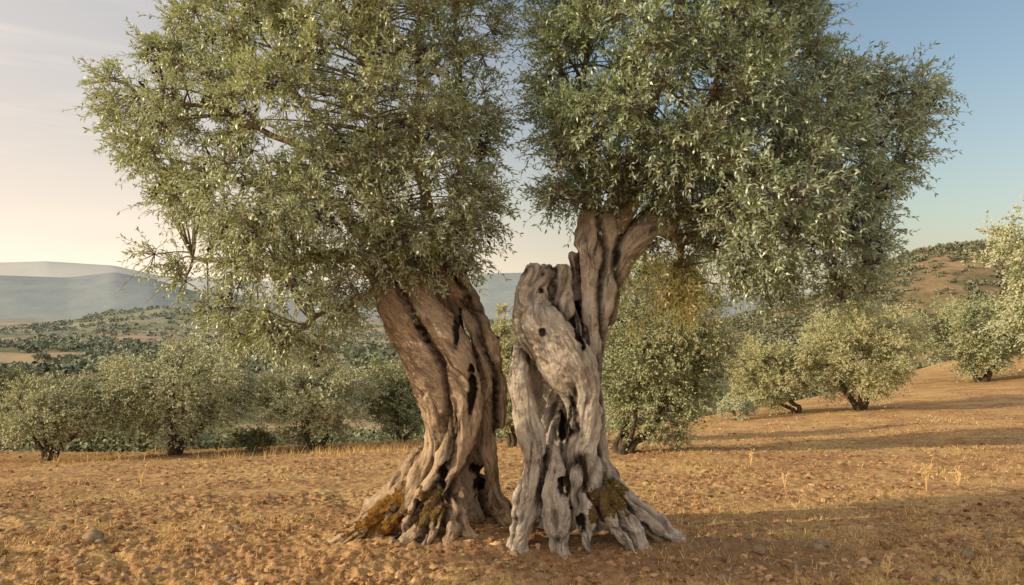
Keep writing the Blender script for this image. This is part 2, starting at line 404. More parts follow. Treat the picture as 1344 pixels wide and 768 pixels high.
    ac = me.attributes.new('crease', 'FLOAT', 'POINT'); ac.data.foreach_set('value', np.clip(groove*.6+np.clip(-nm*1.2-.22, 0, .4)+seam*.85+pit*.6+hol*14, 0, 1).astype(np.float32))
    me.materials.clear(); me.materials.append(material)
    me.polygons.foreach_set('use_smooth', np.ones(len(me.polygons), bool)); me.update()
    o = bpy.data.objects.new(name, me); C.objects.link(o); o.parent = parent
    nf = len(me.polygons); lt = np.empty(nf, int); me.polygons.foreach_get('loop_total', lt)
    ls = np.empty(nf, int); me.polygons.foreach_get('loop_start', ls); vi = np.empty(len(me.loops), int); me.loops.foreach_get('vertex_index', vi)
    quad = ls[lt == 4]; Q = np.stack([vi[quad+k] for k in range(4)], 1); fc = co2[Q].mean(1)
    pn = unit(no[Q].mean(1))
    for (c0, rad, lab, mm) in moss:
        c0 = np.array(c0); nn = fbm(fc*13, 4, seed+60, .7); dd = np.linalg.norm((fc-c0)/np.array(rad), axis=1)+1.9*nn-.30*pn[:, 2]
        qq = Q[dd < .80]
        if len(qq) < 10: continue
        uq, inv = np.unique(qq, return_inverse=True); inv = inv.reshape(-1, 4)
        inv = largest_piece(inv, len(uq)); pv = co2[uq]
        pv = pv+no[uq]*(.003+.004*(1+fbm(pv*45, 3, seed+70)))[:, None]+.002*rng.normal(size=pv.shape)
        u2, inv = np.unique(inv, return_inverse=True); pv = pv[u2]; inv = inv.reshape(-1, 4)
        mo = build('moss_patch', [(pv, inv, 0, None)], [mm], o, smooth=False); mo['label'] = lab
    return o
YL = 7.1; YR = 6.8
SL = [
 [(506,368,.0,23),(532,420,-.03,27),(564,475,-.08,30),(583,535,-.10,29),(577,592,-.12,25),(546,645,-.12,21),(506,682,-.15,17),(470,706,-.18,12),(438,732,-.2,8)],
 [(534,356,.0,26),(568,420,-.10,26),(599,478,-.16,25),(609,540,-.20,22),(600,600,-.24,20),(580,650,-.30,19),(554,690,-.38,15),(522,718,-.45,11),(496,745,-.5,7)],
 [(552,358,.0,18),(577,415,-.08,15),(598,470,-.10,13),(607,530,-.12,11),(601,590,-.18,12),(592,645,-.26,13),(606,690,-.32,12),(636,724,-.36,8)],
 [(572,330,.10,17),(604,378,.06,17),(629,430,.0,16),(645,490,-.02,15),(647,548,.0,13),(644,600,.04,12),(648,640,.10,12),(662,672,.10,13),(686,712,.05,10)],
 [(548,350,.30,34),(578,430,.46,31),(600,500,.50,33),(600,570,.50,35),(592,640,.50,38),(592,720,.46,44)],
 [(572,575,.06,8),(556,618,-.02,13),(528,655,-.02,16),(490,690,.02,14),(448,718,.05,9)],
 [(582,640,-.32,10),(575,675,-.40,12),(564,705,-.46,11),(548,738,-.52,7)],
 [(592,650,-.30,9),(591,690,-.42,10),(588,722,-.5,8),(594,745,-.52,5)],
 [(616,392,-.03,8),(641,446,-.08,10),(656,505,-.04,10),(657,560,.0,9)],
 [(528,380,-.08,9),(552,440,-.14,11),(590,510,-.20,9),(592,580,-.26,10),(562,640,-.32,9),(534,690,-.34,8)],
 [(600,600,.4,20),(640,660,.6,20),(700,700,.8,12)], [(560,600,.4,22),(510,660,.6,20),(450,700,.9,10)],
 [(548,635,-.1,9),(512,670,-.2,11),(470,696,-.24,9),(430,720,-.2,6)],
]
SR_ = [
 [(706,360,0,22),(700,388,-.03,27),(706,422,-.08,34),(734,460,-.16,36),(760,505,-.19,29),(767,550,-.15,23),(764,600,-.14,21),(778,642,-.18,20),(806,674,-.22,15),(836,702,-.26,11),(858,738,-.3,6)],
 [(737,350,.0,13),(736,378,-.02,18),(736,412,-.06,19),(754,455,-.12,16),(778,500,-.14,12),(782,560,-.10,10),(784,600,-.10,10)],
 [(692,440,.02,11),(687,465,-.02,14),(684,505,-.06,17),(690,552,-.12,18),(703,598,-.17,19),(702,640,-.25,18),(692,682,-.32,14),(685,715,-.37,12),(678,745,-.42,8)],
 [(772,285,.05,18),(778,340,.03,20),(779,390,.02,15),(778,430,.04,12),(778,480,.08,14),(778,540,.10,14),(785,600,.08,14),(808,645,.02,13),(840,680,0,12),(874,716,0,8)],
 [(798,290,.05,20),(800,340,.05,20),(794,390,.06,17),(787,440,.10,14),(775,500,.14,18),(764,560,.14,19)],
 [(880,292,.0,14),(848,302,.02,19),(820,328,.05,19),(803,375,.10,16),(795,420,.12,12)],
 [(753,334,.04,6),(756,362,.08,7),(758,390,.20,8),(752,440,.28,10),(748,490,.30,12)],
 [(722,590,-.14,10),(727,620,-.24,15),(726,655,-.34,16),(730,690,-.42,14),(738,722,-.46,11),(752,752,-.5,8)],
 [(762,600,-.16,11),(758,640,-.28,13),(766,680,-.36,12),(776,720,-.42,8)],
 [(788,630,-.20,11),(796,670,-.30,12),(816,700,-.36,9),(832,735,-.42,6)],
 [(752,400,.42,30),(732,450,.42,42),(722,520,.40,44),(732,600,.36,42),(748,670,.36,44),(754,740,.36,50)],
 [(700,600,-.10,10),(689,650,-.16,11),(678,695,-.22,10),(670,740,-.28,7)],
 [(692,360,-.02,11),(686,395,-.03,12),(690,430,-.07,11),(712,465,-.15,10),(742,505,-.21,8),(752,560,-.22,7)],
 [(770,600,.4,20),(810,650,.6,18),(850,690,.8,10)], [(720,600,.4,24),(680,680,.6,22),(640,710,.8,12)],
 [(722,350,.03,12),(722,380,.02,16),(720,420,.0,16)],
 [(806,640,-.1,9),(836,668,-.1,11),(866,690,-.08,9),(896,714,-.05,5)],
]
treeL = empty('olive_tree', (-.55, 7.1, 0), 'ancient olive tree with brown leaning twisted trunk and rusty moss on its roots', 'olive tree')
treeR = empty('olive_tree', (.6, 6.8, 0), 'ancient olive tree with pale grey split hollow trunk, right of the pair', 'olive tree')
def unparent_offset(o): o.matrix_parent_inverse = Matrix.Translation(-Vector(o.parent.location))
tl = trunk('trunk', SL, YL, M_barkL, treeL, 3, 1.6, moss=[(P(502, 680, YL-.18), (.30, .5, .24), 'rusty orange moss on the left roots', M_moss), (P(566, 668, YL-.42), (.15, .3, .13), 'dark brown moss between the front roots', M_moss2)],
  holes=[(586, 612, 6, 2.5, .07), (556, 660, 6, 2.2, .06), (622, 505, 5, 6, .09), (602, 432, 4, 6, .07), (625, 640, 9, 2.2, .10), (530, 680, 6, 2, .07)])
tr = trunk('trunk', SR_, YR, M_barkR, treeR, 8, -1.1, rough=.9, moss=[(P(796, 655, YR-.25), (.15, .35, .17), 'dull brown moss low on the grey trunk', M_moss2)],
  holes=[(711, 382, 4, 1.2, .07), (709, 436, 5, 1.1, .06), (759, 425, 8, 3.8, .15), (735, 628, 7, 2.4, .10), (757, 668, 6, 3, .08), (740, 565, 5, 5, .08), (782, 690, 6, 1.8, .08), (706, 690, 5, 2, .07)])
unparent_offset(tl); unparent_offset(tr)

def limbs(tree, defs, y0):
    allp = []
    for d in defs:
        p = [P(a, b, y0+c) for a, b, c, r in d]; r = [r_/F*y0*(.72 if b < 285 else 1) for a, b, c, r_ in d]
        pp, rr = resample(p, r, 34)
        w = np.stack([fbm(np.stack([np.linspace(0, 6, 34), np.full(34, d[0][0]+k*9.1), np.full(34, d[-1][1]*.1)], 1), 3, 70+k) for k in range(3)], 1)
        pp = pp+w*.18*np.linspace(0, 1, 34)[:, None]**.7
        v, q = tubes(pp[None], rr[None], 10)
        v = v+unit(v-np.repeat(pp, 10, 0))*(fbm(v*12, 3, 5)*.012)[:, None]
        o = build('limb', [(v, q, 0, None)], [M_limb], tree, smooth=True); unparent_offset(o)
        allp.append(pp)
    return np.concatenate(allp)
LL_ = [
 [(532,372,0,24),(520,325,.0,19),(492,270,.1,13),(440,195,.1,9),(390,120,.1,7),(350,20,.1,4),(330,-90,0,3)],
 [(512,382,0,18),(480,350,.1,11),(410,335,.1,7),(330,345,.1,5),(250,340,0,3)],
 [(572,345,.1,18),(564,280,.3,13),(545,180,.4,9),(550,60,.5,6),(565,-80,.4,3)],
 [(574,342,.1,15),(602,275,.3,8),(612,180,.4,5),(608,50,.4,4),(608,-70,.3,3)],
 [(510,300,0,12),(465,235,.3,9),(375,180,.4,6),(270,135,.3,4),(185,115,.2,3)],
 [(524,330,.1,16),(470,300,.7,10),(400,250,.9,7),(300,250,.9,4)],
 [(548,358,-.1,12),(523,325,-.2,7),(500,230,-.4,4),(480,100,-.5,3),(470,-40,-.4,3)],
 [(530,358,0,10),(490,385,-.2,6),(440,405,-.2,4),(380,430,-.2,3)],
]
LR_ = [
 [(775,300,.05,18),(778,230,.2,11),(770,120,.4,7),(765,-20,.4,4),(760,-120,.3,3)],
 [(800,300,.05,20),(832,205,.2,13),(872,90,.3,9),(900,-50,.3,5),(910,-150,.3,3)],
 [(868,294,.0,15),(925,270,.1,9),(1000,225,.1,7),(1085,165,.1,5),(1160,125,0,3)],
 [(866,298,.0,12),(915,316,.2,7),(985,318,.3,5),(1080,325,.3,4),(1150,330,.3,3)],
 [(830,312,.03,15),(900,220,.5,11),(990,120,.7,7),(1040,10,.6,5),(1060,-90,.5,3)],
 [(810,300,.0,12),(850,240,-.2,7),(900,170,-.4,5),(950,60,-.4,4),(980,-50,-.4,3)],
 [(790,300,0,12),(770,240,.5,8),(740,160,.7,5),(725,60,.7,3)],
 [(900,310,.2,6),(885,345,.3,4),(870,380,.4,3),(862,410,.4,2)],
]
lpL = limbs(treeL, LL_, YL); lpR = limbs(treeR, LR_, YR)
polyL = [(112,94),(160,64),(216,24),(224,-60),(262,-160),(400,-230),(560,-240),(655,-180),(678,-60),(666,60),(676,160),(672,260),(655,345),(612,372),(566,362),(524,376),(504,392),(478,430),(450,476),(370,492),(295,466),(238,412),(190,376),(172,300),(190,240),(126,203),(114,140)]
polyR = [(690,-60),(720,-180),(850,-240),(1000,-220),(1070,-120),(1086,-10),(1106,52),(1180,74),(1268,118),(1226,190),(1204,260),(1200,330),(1172,406),(1080,408),(1000,412),(945,386),(905,344),(870,296),(825,262),(760,286),(714,282),(682,200),(682,100)]
def hero_crown(tree, poly, y0, n, seed, lp, M, cc, extra, ntw=22, nl=12):
    cen = crown_centres(poly, y0, n, seed)
    if extra: cen = np.vstack([cen, np.array([P(a, b, y0+c) for a, b, c in extra])])
    bl = foliage(cen, .14, ntw, nl, .165, .051, .0080, cc, out=.6, up=.28, droop=.14, longf=.22)
    paths = []
    for c in cen:
        d = np.linalg.norm(lp-c, axis=1)+np.maximum(0, lp[:, 2]-c[2])*.6; s = lp[d.argmin()]
        t = np.linspace(0, 1, 8)[:, None]; mid = (s+c)/2+np.array([0, 0, .12])*np.linalg.norm(c-s)+rng.normal(size=3)*.06
        paths.append((1-t)**2*s+2*t*(1-t)*mid+t*t*c)
    paths = np.array(paths); r = np.linspace(.011, .004, 8)[None]*np.ones((len(cen), 1))
    v, q = tubes(paths, r, 4); bl.append((v, q, 1, None))
    o = build('crown', bl, [M, M_twig], tree); unparent_offset(o)
    return cen
ccL = P(440, 150, YL); ccR = P(900, 140, YR)
cenL = hero_crown(treeL, polyL, YL, 560, 31, lpL, M_leafL, ccL, [(600,345,-.2),(470,300,-.3),(500,330,-.35),(530,345,-.3),(545,310,-.35),(575,330,-.3),(490,365,-.3),(520,290,-.3),(600,310,-.25),(556,362,-.3),(450,340,-.3),(620,335,-.1),(560,285,-.3),(640,200,0),(635,120,-.2),(645,40,-.1),(640,270,0),(610,160,-.5),(600,60,-.5),(610,240,-.4)])
cenR = hero_crown(treeR, polyR, YR, 580, 47, lpR, M_leafR, ccR, [(845,320,.3),(900,350,.3),(760,262,-.25),(800,245,-.3),(725,255,-.1),(840,250,-.2),(716,180,0),(722,100,-.2),(720,30,0),(740,140,-.5),(760,60,-.5),(745,210,-.4)])
hp = np.array([P(rng.uniform(828, 918), rng.uniform(322, 422), YR+rng.uniform(-.1, .5)) for _ in range(20)])
hb = foliage(hp, .13, 14, 12, .22, .052, .0075, P(860, 300, YR+.4), out=.2, up=-.3, droop=.5)
o = build('hanging_sprays', hb, [M_leafY, M_twig], treeR); unparent_offset(o); o['label'] = 'sunlit yellow sprays hanging below the crown'
def olive_cluster_mesh(k):
    bl = []; n = 7+k*2
    for i in range(n):
        c = rng.normal(size=3)*np.array([.032, .032, .036]); th = np.linspace(.08, math.pi-.08, 6)
        p = c+np.stack([np.zeros(6), np.zeros(6), np.cos(th)*.014], 1); v, q = tubes(p[None], (np.sin(th)*.0105)[None], 7); bl.append((v, q, 0, None))
        v, q = tubes(np.array([[c, c*.5, [0, 0, .01]]]), np.array([[.0015]*3]), 3); bl.append((v, q, 0, None))
    return build('olive_cluster', bl, [M_olive], smooth=True)
protos = [olive_cluster_mesh(k) for k in range(4)]; used = [False]*4
def put_olives(tree, cen, n):
    front = cen[(cen[:, 2] < 4.7) & (cen[:, 1] < tree.location[1]+.3)]; idx = rng.choice(len(front), n)
    for j, i in enumerate(idx):
        k = j % 4
        if not used[k]: o = protos[k]; used[k] = True
        else: o = protos[k].copy(); C.objects.link(o)
        p = front[i]+unit(rng.normal(size=3)*.8+np.array([0, -1.8, -.3]))*.20
        o.parent = tree; o.location = p-np.array(tree.location); o.rotation_euler = rng.random(3)*6
put_olives(treeL, cenL, 80); put_olives(treeR, cenR, 98)

# ------------------------------------------------------------------ grove trees
def grove_tree(name, label, px, y, w, h, low, nc, M, ls=.085, cpx=None, stems=3, ntw=15, nl=10, rag=.5):
    x = (px-672)/F*y; z0 = tz(x, y); e = empty(name, (x, y, z0), label, 'olive tree')
    cx = 0 if cpx is None else (cpx-px)/F*y
    cz = (low+h)/2; rh = (h-low)/2; sd = int(rng.integers(1000))
    d = unit(rng.normal(size=(nc*3, 3))); rr = rng.random(nc*3)**.38
    lump = 1+rag*fbm(d*2.1+sd, 3, sd)
    cen = d*(rr*lump)[:, None]*np.array([w*.46, w*.44, rh*.92])
    k = np.clip(1+cen[:, 2]/rh*.22, .72, 1); cen[:, 0] *= k; cen[:, 1] *= k
    keep = fbm(cen*1.6/w*4, 2, sd+5) > -.34; cen = (cen+np.array([cx, 0, cz]))[keep][:nc]
    cen[:, 2] = np.maximum(cen[:, 2], low+.25*rng.random(len(cen)))
    bl = foliage(cen, w*.042, ntw, nl, w*.045+.09, ls, ls*.22, (cx, 0, cz-.3*rh), out=.7, up=.35, droop=.2, stems=False, longf=.25)
    paths = []; rads = []
    for s in range(stems):
        a = s*2*math.pi/stems+rng.random(); rd = w*.2*(.6+.6*rng.random())
        p = [(0, 0, -.2), (math.cos(a)*.055*w, math.sin(a)*.055*w, low*.5+.1), (cx*.5+math.cos(a)*rd*.75, math.sin(a)*rd*.75, low+.3*rh), (cx+math.cos(a)*rd*1.3, math.sin(a)*rd*1.3, cz+.3*rh)]
        r0 = w*.016+.022; pp, r_ = resample(p, [r0*1.8, r0, r0*.65, r0*.25], 16); pp[1:] = pp[1:]+np.cumsum(rng.normal(size=pp[1:].shape)*.012, 0)
        paths.append(pp); rads.append(r_)
    v, q = tubes(np.array(paths), np.array(rads), 8); v = v+.02*fbm(v*6, 2, 3)[:, None]
    build('trunk', [(v, q, 0, None)], [M_bgbark], e, smooth=True)
    pp = np.concatenate([p[6:] for p in paths]); sel = cen[rng.choice(len(cen), min(len(cen), 50), False)]; br = []
    for c in sel:
        s = pp[np.linalg.norm(pp-c, axis=1).argmin()]; t = np.linspace(0, 1, 6)[:, None]; br.append(s*(1-t)+c*t+np.array([0, 0, .06])*np.sin(t*3.14))
    v, q = tubes(np.array(br), np.linspace(.020, .007, 6)[None]*np.ones((len(br), 1)), 4); bl.append((v, q, 1, None))
    build('crown', bl, [M, M_bgbark], e)
    return e
T = 'olive_tree'
grove_tree(T, 'olive tree with thin crooked stems at the far left edge of the field', 66, 19.2, 3.0, 2.0, .4, 190, M_leafB, stems=4, ls=.075)
grove_tree(T, 'broad rounded olive tree with forked dark trunk, largest left of the ancient pair', 228, 20.5, 4.6, 2.85, .45, 370, M_leafB, ls=.078, rag=.4)
grove_tree(T, 'low round olive tree just left of the leaning brown trunk', 412, 21, 3.3, 2.4, .2, 250, M_leafB, ls=.075, rag=.4)
grove_tree(T, 'small olive tree half hidden behind the leaning brown trunk', 528, 23, 2.5, 2.5, .15, 150, M_leafC)
grove_tree(T, 'pale tall olive tree seen through the gap between the two ancient trunks', 672, 19, 1.9, 3.6, .2, 150, M_leafG, ls=.08)
grove_tree(T, 'tall bushy olive tree with foliage to the ground right behind the grey trunk', 822, 16, 3.1, 3.9, .05, 430, M_leafC, cpx=868, stems=5, ls=.072, rag=.35)
grove_tree(T, 'smaller olive tree leaning left beside the round one in the right grove', 1044, 28.5, 3.2, 2.7, .15, 210, M_leafG, cpx=1006, ls=.09)
grove_tree(T, 'round sunlit olive tree standing in the middle of the right field', 1130, 28, 4.7, 3.8, .35, 360, M_leafG, ls=.09, rag=.4)
grove_tree(T, 'dark wide olive tree at the upper right end of the field', 1290, 40, 6.6, 4.1, .5, 290, M_leafC, ls=.13)
grove_tree(T, 'golden olive tree cut off by the right edge, branches reaching in', 1418, 14, 3.2, 4.9, 1.1, 370, M_leafB, ls=.07, ntw=15, rag=.55)
grove_tree(T, 'low olive tree at the left frame edge behind the crooked one', -40, 24, 3.4, 2.7, .3, 180, M_leafC)
grove_tree(T, 'unseen olive tree added for its shadow, beyond the left edge of the picture', -500, 4.4, 2.1, 3.0, 1.4, 170, M_leafL, ls=.07)  # out of view, added to cast the shadow at the lower right

def small_tree(k):
    cen = unit(rng.normal(size=(34, 3)))*rng.random((34, 1))**.4*np.array([1.9, 1.9, 1.35])+np.array([0, 0, 2.1])
    bl = foliage(cen, .35, 9, 6, .5, .34, .10, (0, 0, 1.8), stems=False)
    pts = np.array([[[0, 0, -.5], [.1, 0, .6], [.2, .1, 1.6], [.1, .2, 2.6]]]); v, q = tubes(pts, np.array([[.25, .2, .14, .05]]), 5)
    bl.append((v, q, 1, None)); return build('grove_tree', bl, [M_leafF, M_bgbark])
sp = [small_tree(k) for k in range(4)]; su = [False]*4
GL = 'small round olive tree of the distant grove on the valley floor'
def put_small(x, y, sc):
    k = int(rng.integers(4))
    if not su[k]: o = sp[k]; su[k] = True
    else: o = sp[k].copy(); C.objects.link(o)
    o.location = (x, y, tz(x, y)); o.scale = (sc, sc, sc*rng.uniform(.8, 1.15)); o.rotation_euler = (0, 0, rng.random()*6.3)
    tag(o, GL, 'tree', 'small trees of the valley grove')
cnt = 0
while cnt < 290:
    y = 1/rng.uniform(1/520., 1/100.)
    px = rng.uniform(-60, 700) if rng.random() < .8 else rng.uniform(930, 1130)
    x = (px-672)/F*y
    if vnoise(np.array([[x/40, y/55, 0]]), 90)[0] < -.12: continue
    put_small(x, y, rng.uniform(.75, 1.25)); cnt += 1

def blobs(name, x, y, z, size, M, label, K=34, lf=.62):
    n = len(x); sz = size*(.5+.9*rng.random(n))
    c = np.repeat(np.stack([x, y, z], 1), K, 0); s1 = np.repeat(sz, K)[:, None]
    off = unit(rng.normal(size=(n*K, 3)))*rng.random((n*K, 1))**.4; off[:, 2] = np.abs(off[:, 2])*.9
    off = off*(1+.35*fbm(off*2.2+c*.7, 2, 5))[:, None]
    b = c+off*s1; d = unit(off+rng.normal(size=off.shape)*.5); nn = unit(off+np.array([0, 0, .6])+rng.normal(size=off.shape)*.4); nn = unit(nn-d*np.sum(nn*d, 1, keepdims=True))
    v, q = leaves(b-d*s1*lf*.4, d, nn, s1[:, 0]*lf, s1[:, 0]*lf*.42)
    o = build(name, [(v, q[:, ::-1], 0, np.clip(np.repeat(rng.random(n), K)*.5+.5*rng.random(n*K)-.1, 0, 1))], [M]); tag(o, label, 'scrub', kind='stuff')
def scrub(name, D, w, tab, zb, seed, rough, n, size, ur, sr, M, label, thr, K=34):
    u = rng.uniform(*ur, n*4); s = rng.uniform(*sr, n*4)
    x, y, z = hill_z(D, w, tab, zb, u, s, seed, rough)
    keep = fbm(xy3(x, y, 1/38.*430/D*1.5), 3, 77) > thr-.45*rng.random(len(x)); x, y, z = x[keep][:n], y[keep][:n], z[keep][:n]
    blobs(name, x, y, z-.3, size, M, label, K)
scrub('hillside_scrub', 430, 170, tabR, -20, 12, 4, 5200, 1.8, (.18, .8), (-.98, .05), M_leafH, 'dark scrub and small trees scattered over the right hillside', .02, 20)
scrub('valley_scrub', 1150, 420, tabC, -24, 8, 12, 2600, 4.0, (-.8, .4), (-.98, .05), M_leafF, 'hazy scrub covering the low hills beyond the valley', .05, 20)
y = 1/rng.uniform(1/1000., 1/230., 9000); x = rng.uniform(-.75, .5, 9000)*y
k = fbm(np.stack([x/70, y/45, x*0], 1), 3, 91) > .02; x, y = x[k][:3200], y[k][:3200]
blobs('far_grove', x, y, terrain(x, y)+.6, 2.8, M_leafF, 'far rows and patches of small green trees on the hazy valley floor', 22)
u_ = np.where(rng.random(2200) < .80, rng.uniform(-.72, .0, 2200), rng.uniform(.24, .62, 2200)); y = 1/rng.uniform(1/115., 1/30., 2200); x = u_*y
y = y+np.maximum(x, 0)*.95; k = (fbm(xy3(x, y, 1/14.), 2, 29) > -.35); x, y = x[k][:950], y[k][:950]
hs = np.clip(.7+y/55, 1.0, 2.2)
for nm_, lo, hi_, sz_, lab in (('near_slope_scrub', 0, 52, 1.15, 'low olive green scrub directly behind the far edge of the field'), ('slope_scrub', 52, 999, 2.3, 'dense olive green scrub lower on the slope below the field')):
    kk = (y >= lo) & (y < hi_); blobs(nm_, x[kk], y[kk], terrain(x[kk], y[kk])+.1, sz_, M_leafS, lab, 420, .12)

def bush(px, y, w, h, M, lab):
    x = (px-672)/F*y; e = empty('bush', (x, y, tz(x, y)), lab, 'bush')
    n = 34; cen = unit(rng.normal(size=(n, 3)))*rng.random((n, 1))**.4*np.array([w/2, w/2, h/2])+np.array([0, 0, h/2])
    build('foliage', foliage(cen, w*.07, 14, 10, .2, .075, .015, (0, 0, 0), out=.6, up=.5, stems=False), [M], e)
    a = rng.random(6)*6.3; pts = np.stack([np.stack([a*0, a*0, a*0-.1], 1), np.stack([np.cos(a)*w*.15, np.sin(a)*w*.15, a*0+h*.4], 1), np.stack([np.cos(a)*w*.3, np.sin(a)*w*.3, a*0+h*.85], 1)], 1)
    v, q = tubes(pts, np.ones((6, 1))*np.array([[.02, .013, .005]]), 5); build('stem', [(v, q, 0, None)], [M_bgbark], e)
bush(330, 21.5, 1.0, .5, M_leafC, 'low green bush between the broad olive tree and the low round one')
bush(968, 27, 1.3, .7, M_leafB, 'light green bush left of the right grove trees')

# ------------------------------------------------------------------ clods, grass, stones
def scatter(n, y0=4.8, y1=24, uw=.78):
    y = 1/rng.uniform(1/y1, 1/y0, n); x = rng.uniform(-uw, uw, n)*y; return x, y
def gz(x, y): return terrain(x, y)+np.clip(1-(np.hypot(x, y)-16)/26, 0, 1)*relief(x, y)
def clods(n):
    g = np.array([[a, b, c] for a in (-1, 0, 1) for b in (-1, 0, 1) for c in (-1, 0, 1) if (a, b, c) != (0, 0, 0)], float); ix = {tuple(p): i for i, p in enumerate(g.astype(int).tolist())}
    qd = []
    for ax in range(3):
        o1, o2 = [k for k in range(3) if k != ax]
        for sgn in (-1, 1):
            for i in (-1, 0):
                for j in (-1, 0):
                    c = []
                    for (a, b) in ((i, j), (i+1, j), (i+1, j+1), (i, j+1)):
                        t = [0, 0, 0]; t[ax] = sgn; t[o1] = a; t[o2] = b; c.append(ix[tuple(t)])
                    qd.append(c if (sgn > 0) ^ (ax == 1) else c[::-1])
    qd = np.array(qd); g = unit(g)
    x, y = scatter(int(n*1.8)); m = fbm(xy3(x, y, .8), 3, 15)+.3*rng.random(len(x)) > 0.0; x, y = x[m][:n], y[m][:n]; n = len(x)
    s = (.004+.026*rng.random(n)**4)*(1+.025*y)
    z = gz(x, y)
    v = g[None]*(1+.28*rng.normal(size=(n, 26, 1)))*s[:, None, None]*(np.array([1.1, 1.0, .75])*(1+.2*rng.normal(size=(n, 1, 3))))
    v = v+np.stack([x, y, z+s*.15], 1)[:, None]
    q = (qd[None]+(np.arange(n)*26)[:, None, None]).reshape(-1, 4)
    o = build('soil_clods', [(v.reshape(-1, 3), q, 0, np.repeat(rng.random(n), 24))], [M_clod]); tag(o, 'crumbled reddish soil clods strewn over the tilled field', 'soil', kind='stuff')
clods(15000)
def grass(n):
    x, y = scatter(int(n*3), y1=32); m = fbm(xy3(x, y, .6), 3, 55)+.5*(rng.random(len(x))-.5) > .0
    d1 = np.hypot((x-.9)/2.2, (y-6.5)/.75); m &= (d1 > 1.0) | (rng.random(len(x)) < .15)
    x, y = x[m][:n], y[m][:n]; n = len(x)
    tx, ty = np.round(x/.13)*.13, np.round(y/.13)*.13; f = (rng.random(n) < .7); x = np.where(f, tx+rng.normal(size=n)*.022+.06*np.sin(ty*91+tx*37), x); y = np.where(f, ty+rng.normal(size=n)*.022+.06*np.sin(tx*77+ty*53), y)
    clump = sstep(.5+1.3*fbm(xy3(x, y, 2.2), 2, 66))
    h = (.010+.055*rng.random(n)**2.2*(.3+clump))*(1+.02*y); w = .0016*(1+.12*y)*(.7+.6*rng.random(n))
    z = gz(x, y)-.004
    a = rng.random(n)*6.3; s = np.stack([np.cos(a), np.sin(a), a*0], 1); lean = rng.normal(size=(n, 3))*.9; lean[:, 2] = 1; lean = unit(lean)
    b = np.stack([x, y, z], 1); t = b+lean*h[:, None]; w = w[:, None]
    v = np.stack([b-s*w, b+s*w, t+s*w*.3, t-s*w*.3], 1).reshape(-1, 3)
    gp = (fbm(xy3(x, y, 1.1), 2, 3) > .38) & (rng.random(n) < .5)
    tt = np.where(gp, .97, rng.random(n)*.90)
    o = build('dry_grass', [(v, np.arange(n*4).reshape(-1, 4), 0, tt)], [M_grass]); tag(o, 'short dry golden grass and stubble over the field', 'grass', kind='stuff')
grass(100000)
def tall_grass(n):
    px = rng.uniform(-60, 560, n); y = rng.uniform(17.5, 22.5, n); x = (px-672)/F*y
    k = fbm(xy3(x, y, .7), 3, 8) > .08; x, y = x[k], y[k]; n = len(x)
    h = .06+.22*rng.random(n)**2; w = .006; z = terrain(x, y); a = rng.random(n)*6.3
    s = np.stack([np.cos(a), np.sin(a), a*0], 1)*w; b = np.stack([x, y, z-.02], 1); l = rng.normal(size=(n, 3))*.3; l[:, 2] = 1; t = b+l*h[:, None]
    v = np.stack([b-s, b+s, t+s*.3, t-s*.3], 1).reshape(-1, 3)
    o = build('tall_dry_grass', [(v, np.arange(n*4).reshape(-1, 4), 0, rng.random(n)*.75)], [M_grass]); tag(o, 'taller straw coloured grass tufts along the far edge of the field', 'grass', kind='stuff')
tall_grass(10000)
def weed(px, py, h, lab):
    y = 9.0
    for _ in range(30): x = (px-672)/F*y; y = y+.5*((CH-tz(x, y))*F/(py-HZ)-y)
    bl = []
    for i in range(7):
        a = rng.random()*6.3; L = h*(.5+.5*rng.random()); sp_ = .18*L
        p, r = resample([(0, 0, -.03), (math.cos(a)*sp_*.4, math.sin(a)*sp_*.4, L*.5), (math.cos(a)*sp_, math.sin(a)*sp_, L)], [.003, .0025, .001], 6)
        v, q = tubes(p[None], r[None], 4); bl.append((v, q, 0, np.full(len(q), rng.random()*.9)))
        for j in range(5):
            c = p[-1-j % 3]; e = c+rng.normal(size=3)*np.array([.02, .02, .015])+np.array([0, 0, .025]); v, q = tubes(np.array([[c, (c+e)/2, e]]), np.array([[.001, .0045, .001]]), 4); bl.append((v, q, 0, np.full(len(q), .7)))
    o = build('dry_weed', bl, [M_grass]); o.location = (x, y, tz(x, y)); tag(o, lab, 'weed')
weed(1216, 645, .42, 'tall dry weed stalk standing alone on the right field')
weed(1258, 640, .25, 'short dry weed right of the tall stalk on the right field')
weed(985, 612, .28, 'dry weed stalks on the field right of the bushy olive tree')
weed(1030, 640, .2, 'small dry weed in front of the right grove')
weed(1165, 762, .16, 'dry grass sprig at the bottom edge on the right')
weed(186, 640, .35, 'dry weed stalk in front of the broad olive tree')
def stone_mesh(k):
    import bmesh
    bm = bmesh.new(); bmesh.ops.create_icosphere(bm, subdivisions=3, radius=1)
    p = np.array([v.co[:] for v in bm.verts]); n = fbm(p*1.3+k*7, 3, 100+k); n2 = fbm(p*4+k, 3, 200+k)
    p = p*(1+.38*n+.12*n2)[:, None]*np.array([1.15, .95, .68])
    for v, c in zip(bm.verts, p): v.co = c
    for f in bm.faces: f.smooth = True
    me = bpy.data.meshes.new('stone'); bm.to_mesh(me); bm.free(); me.materials.append(M_stone); return me
sm_ = [stone_mesh(k) for k in range(6)]
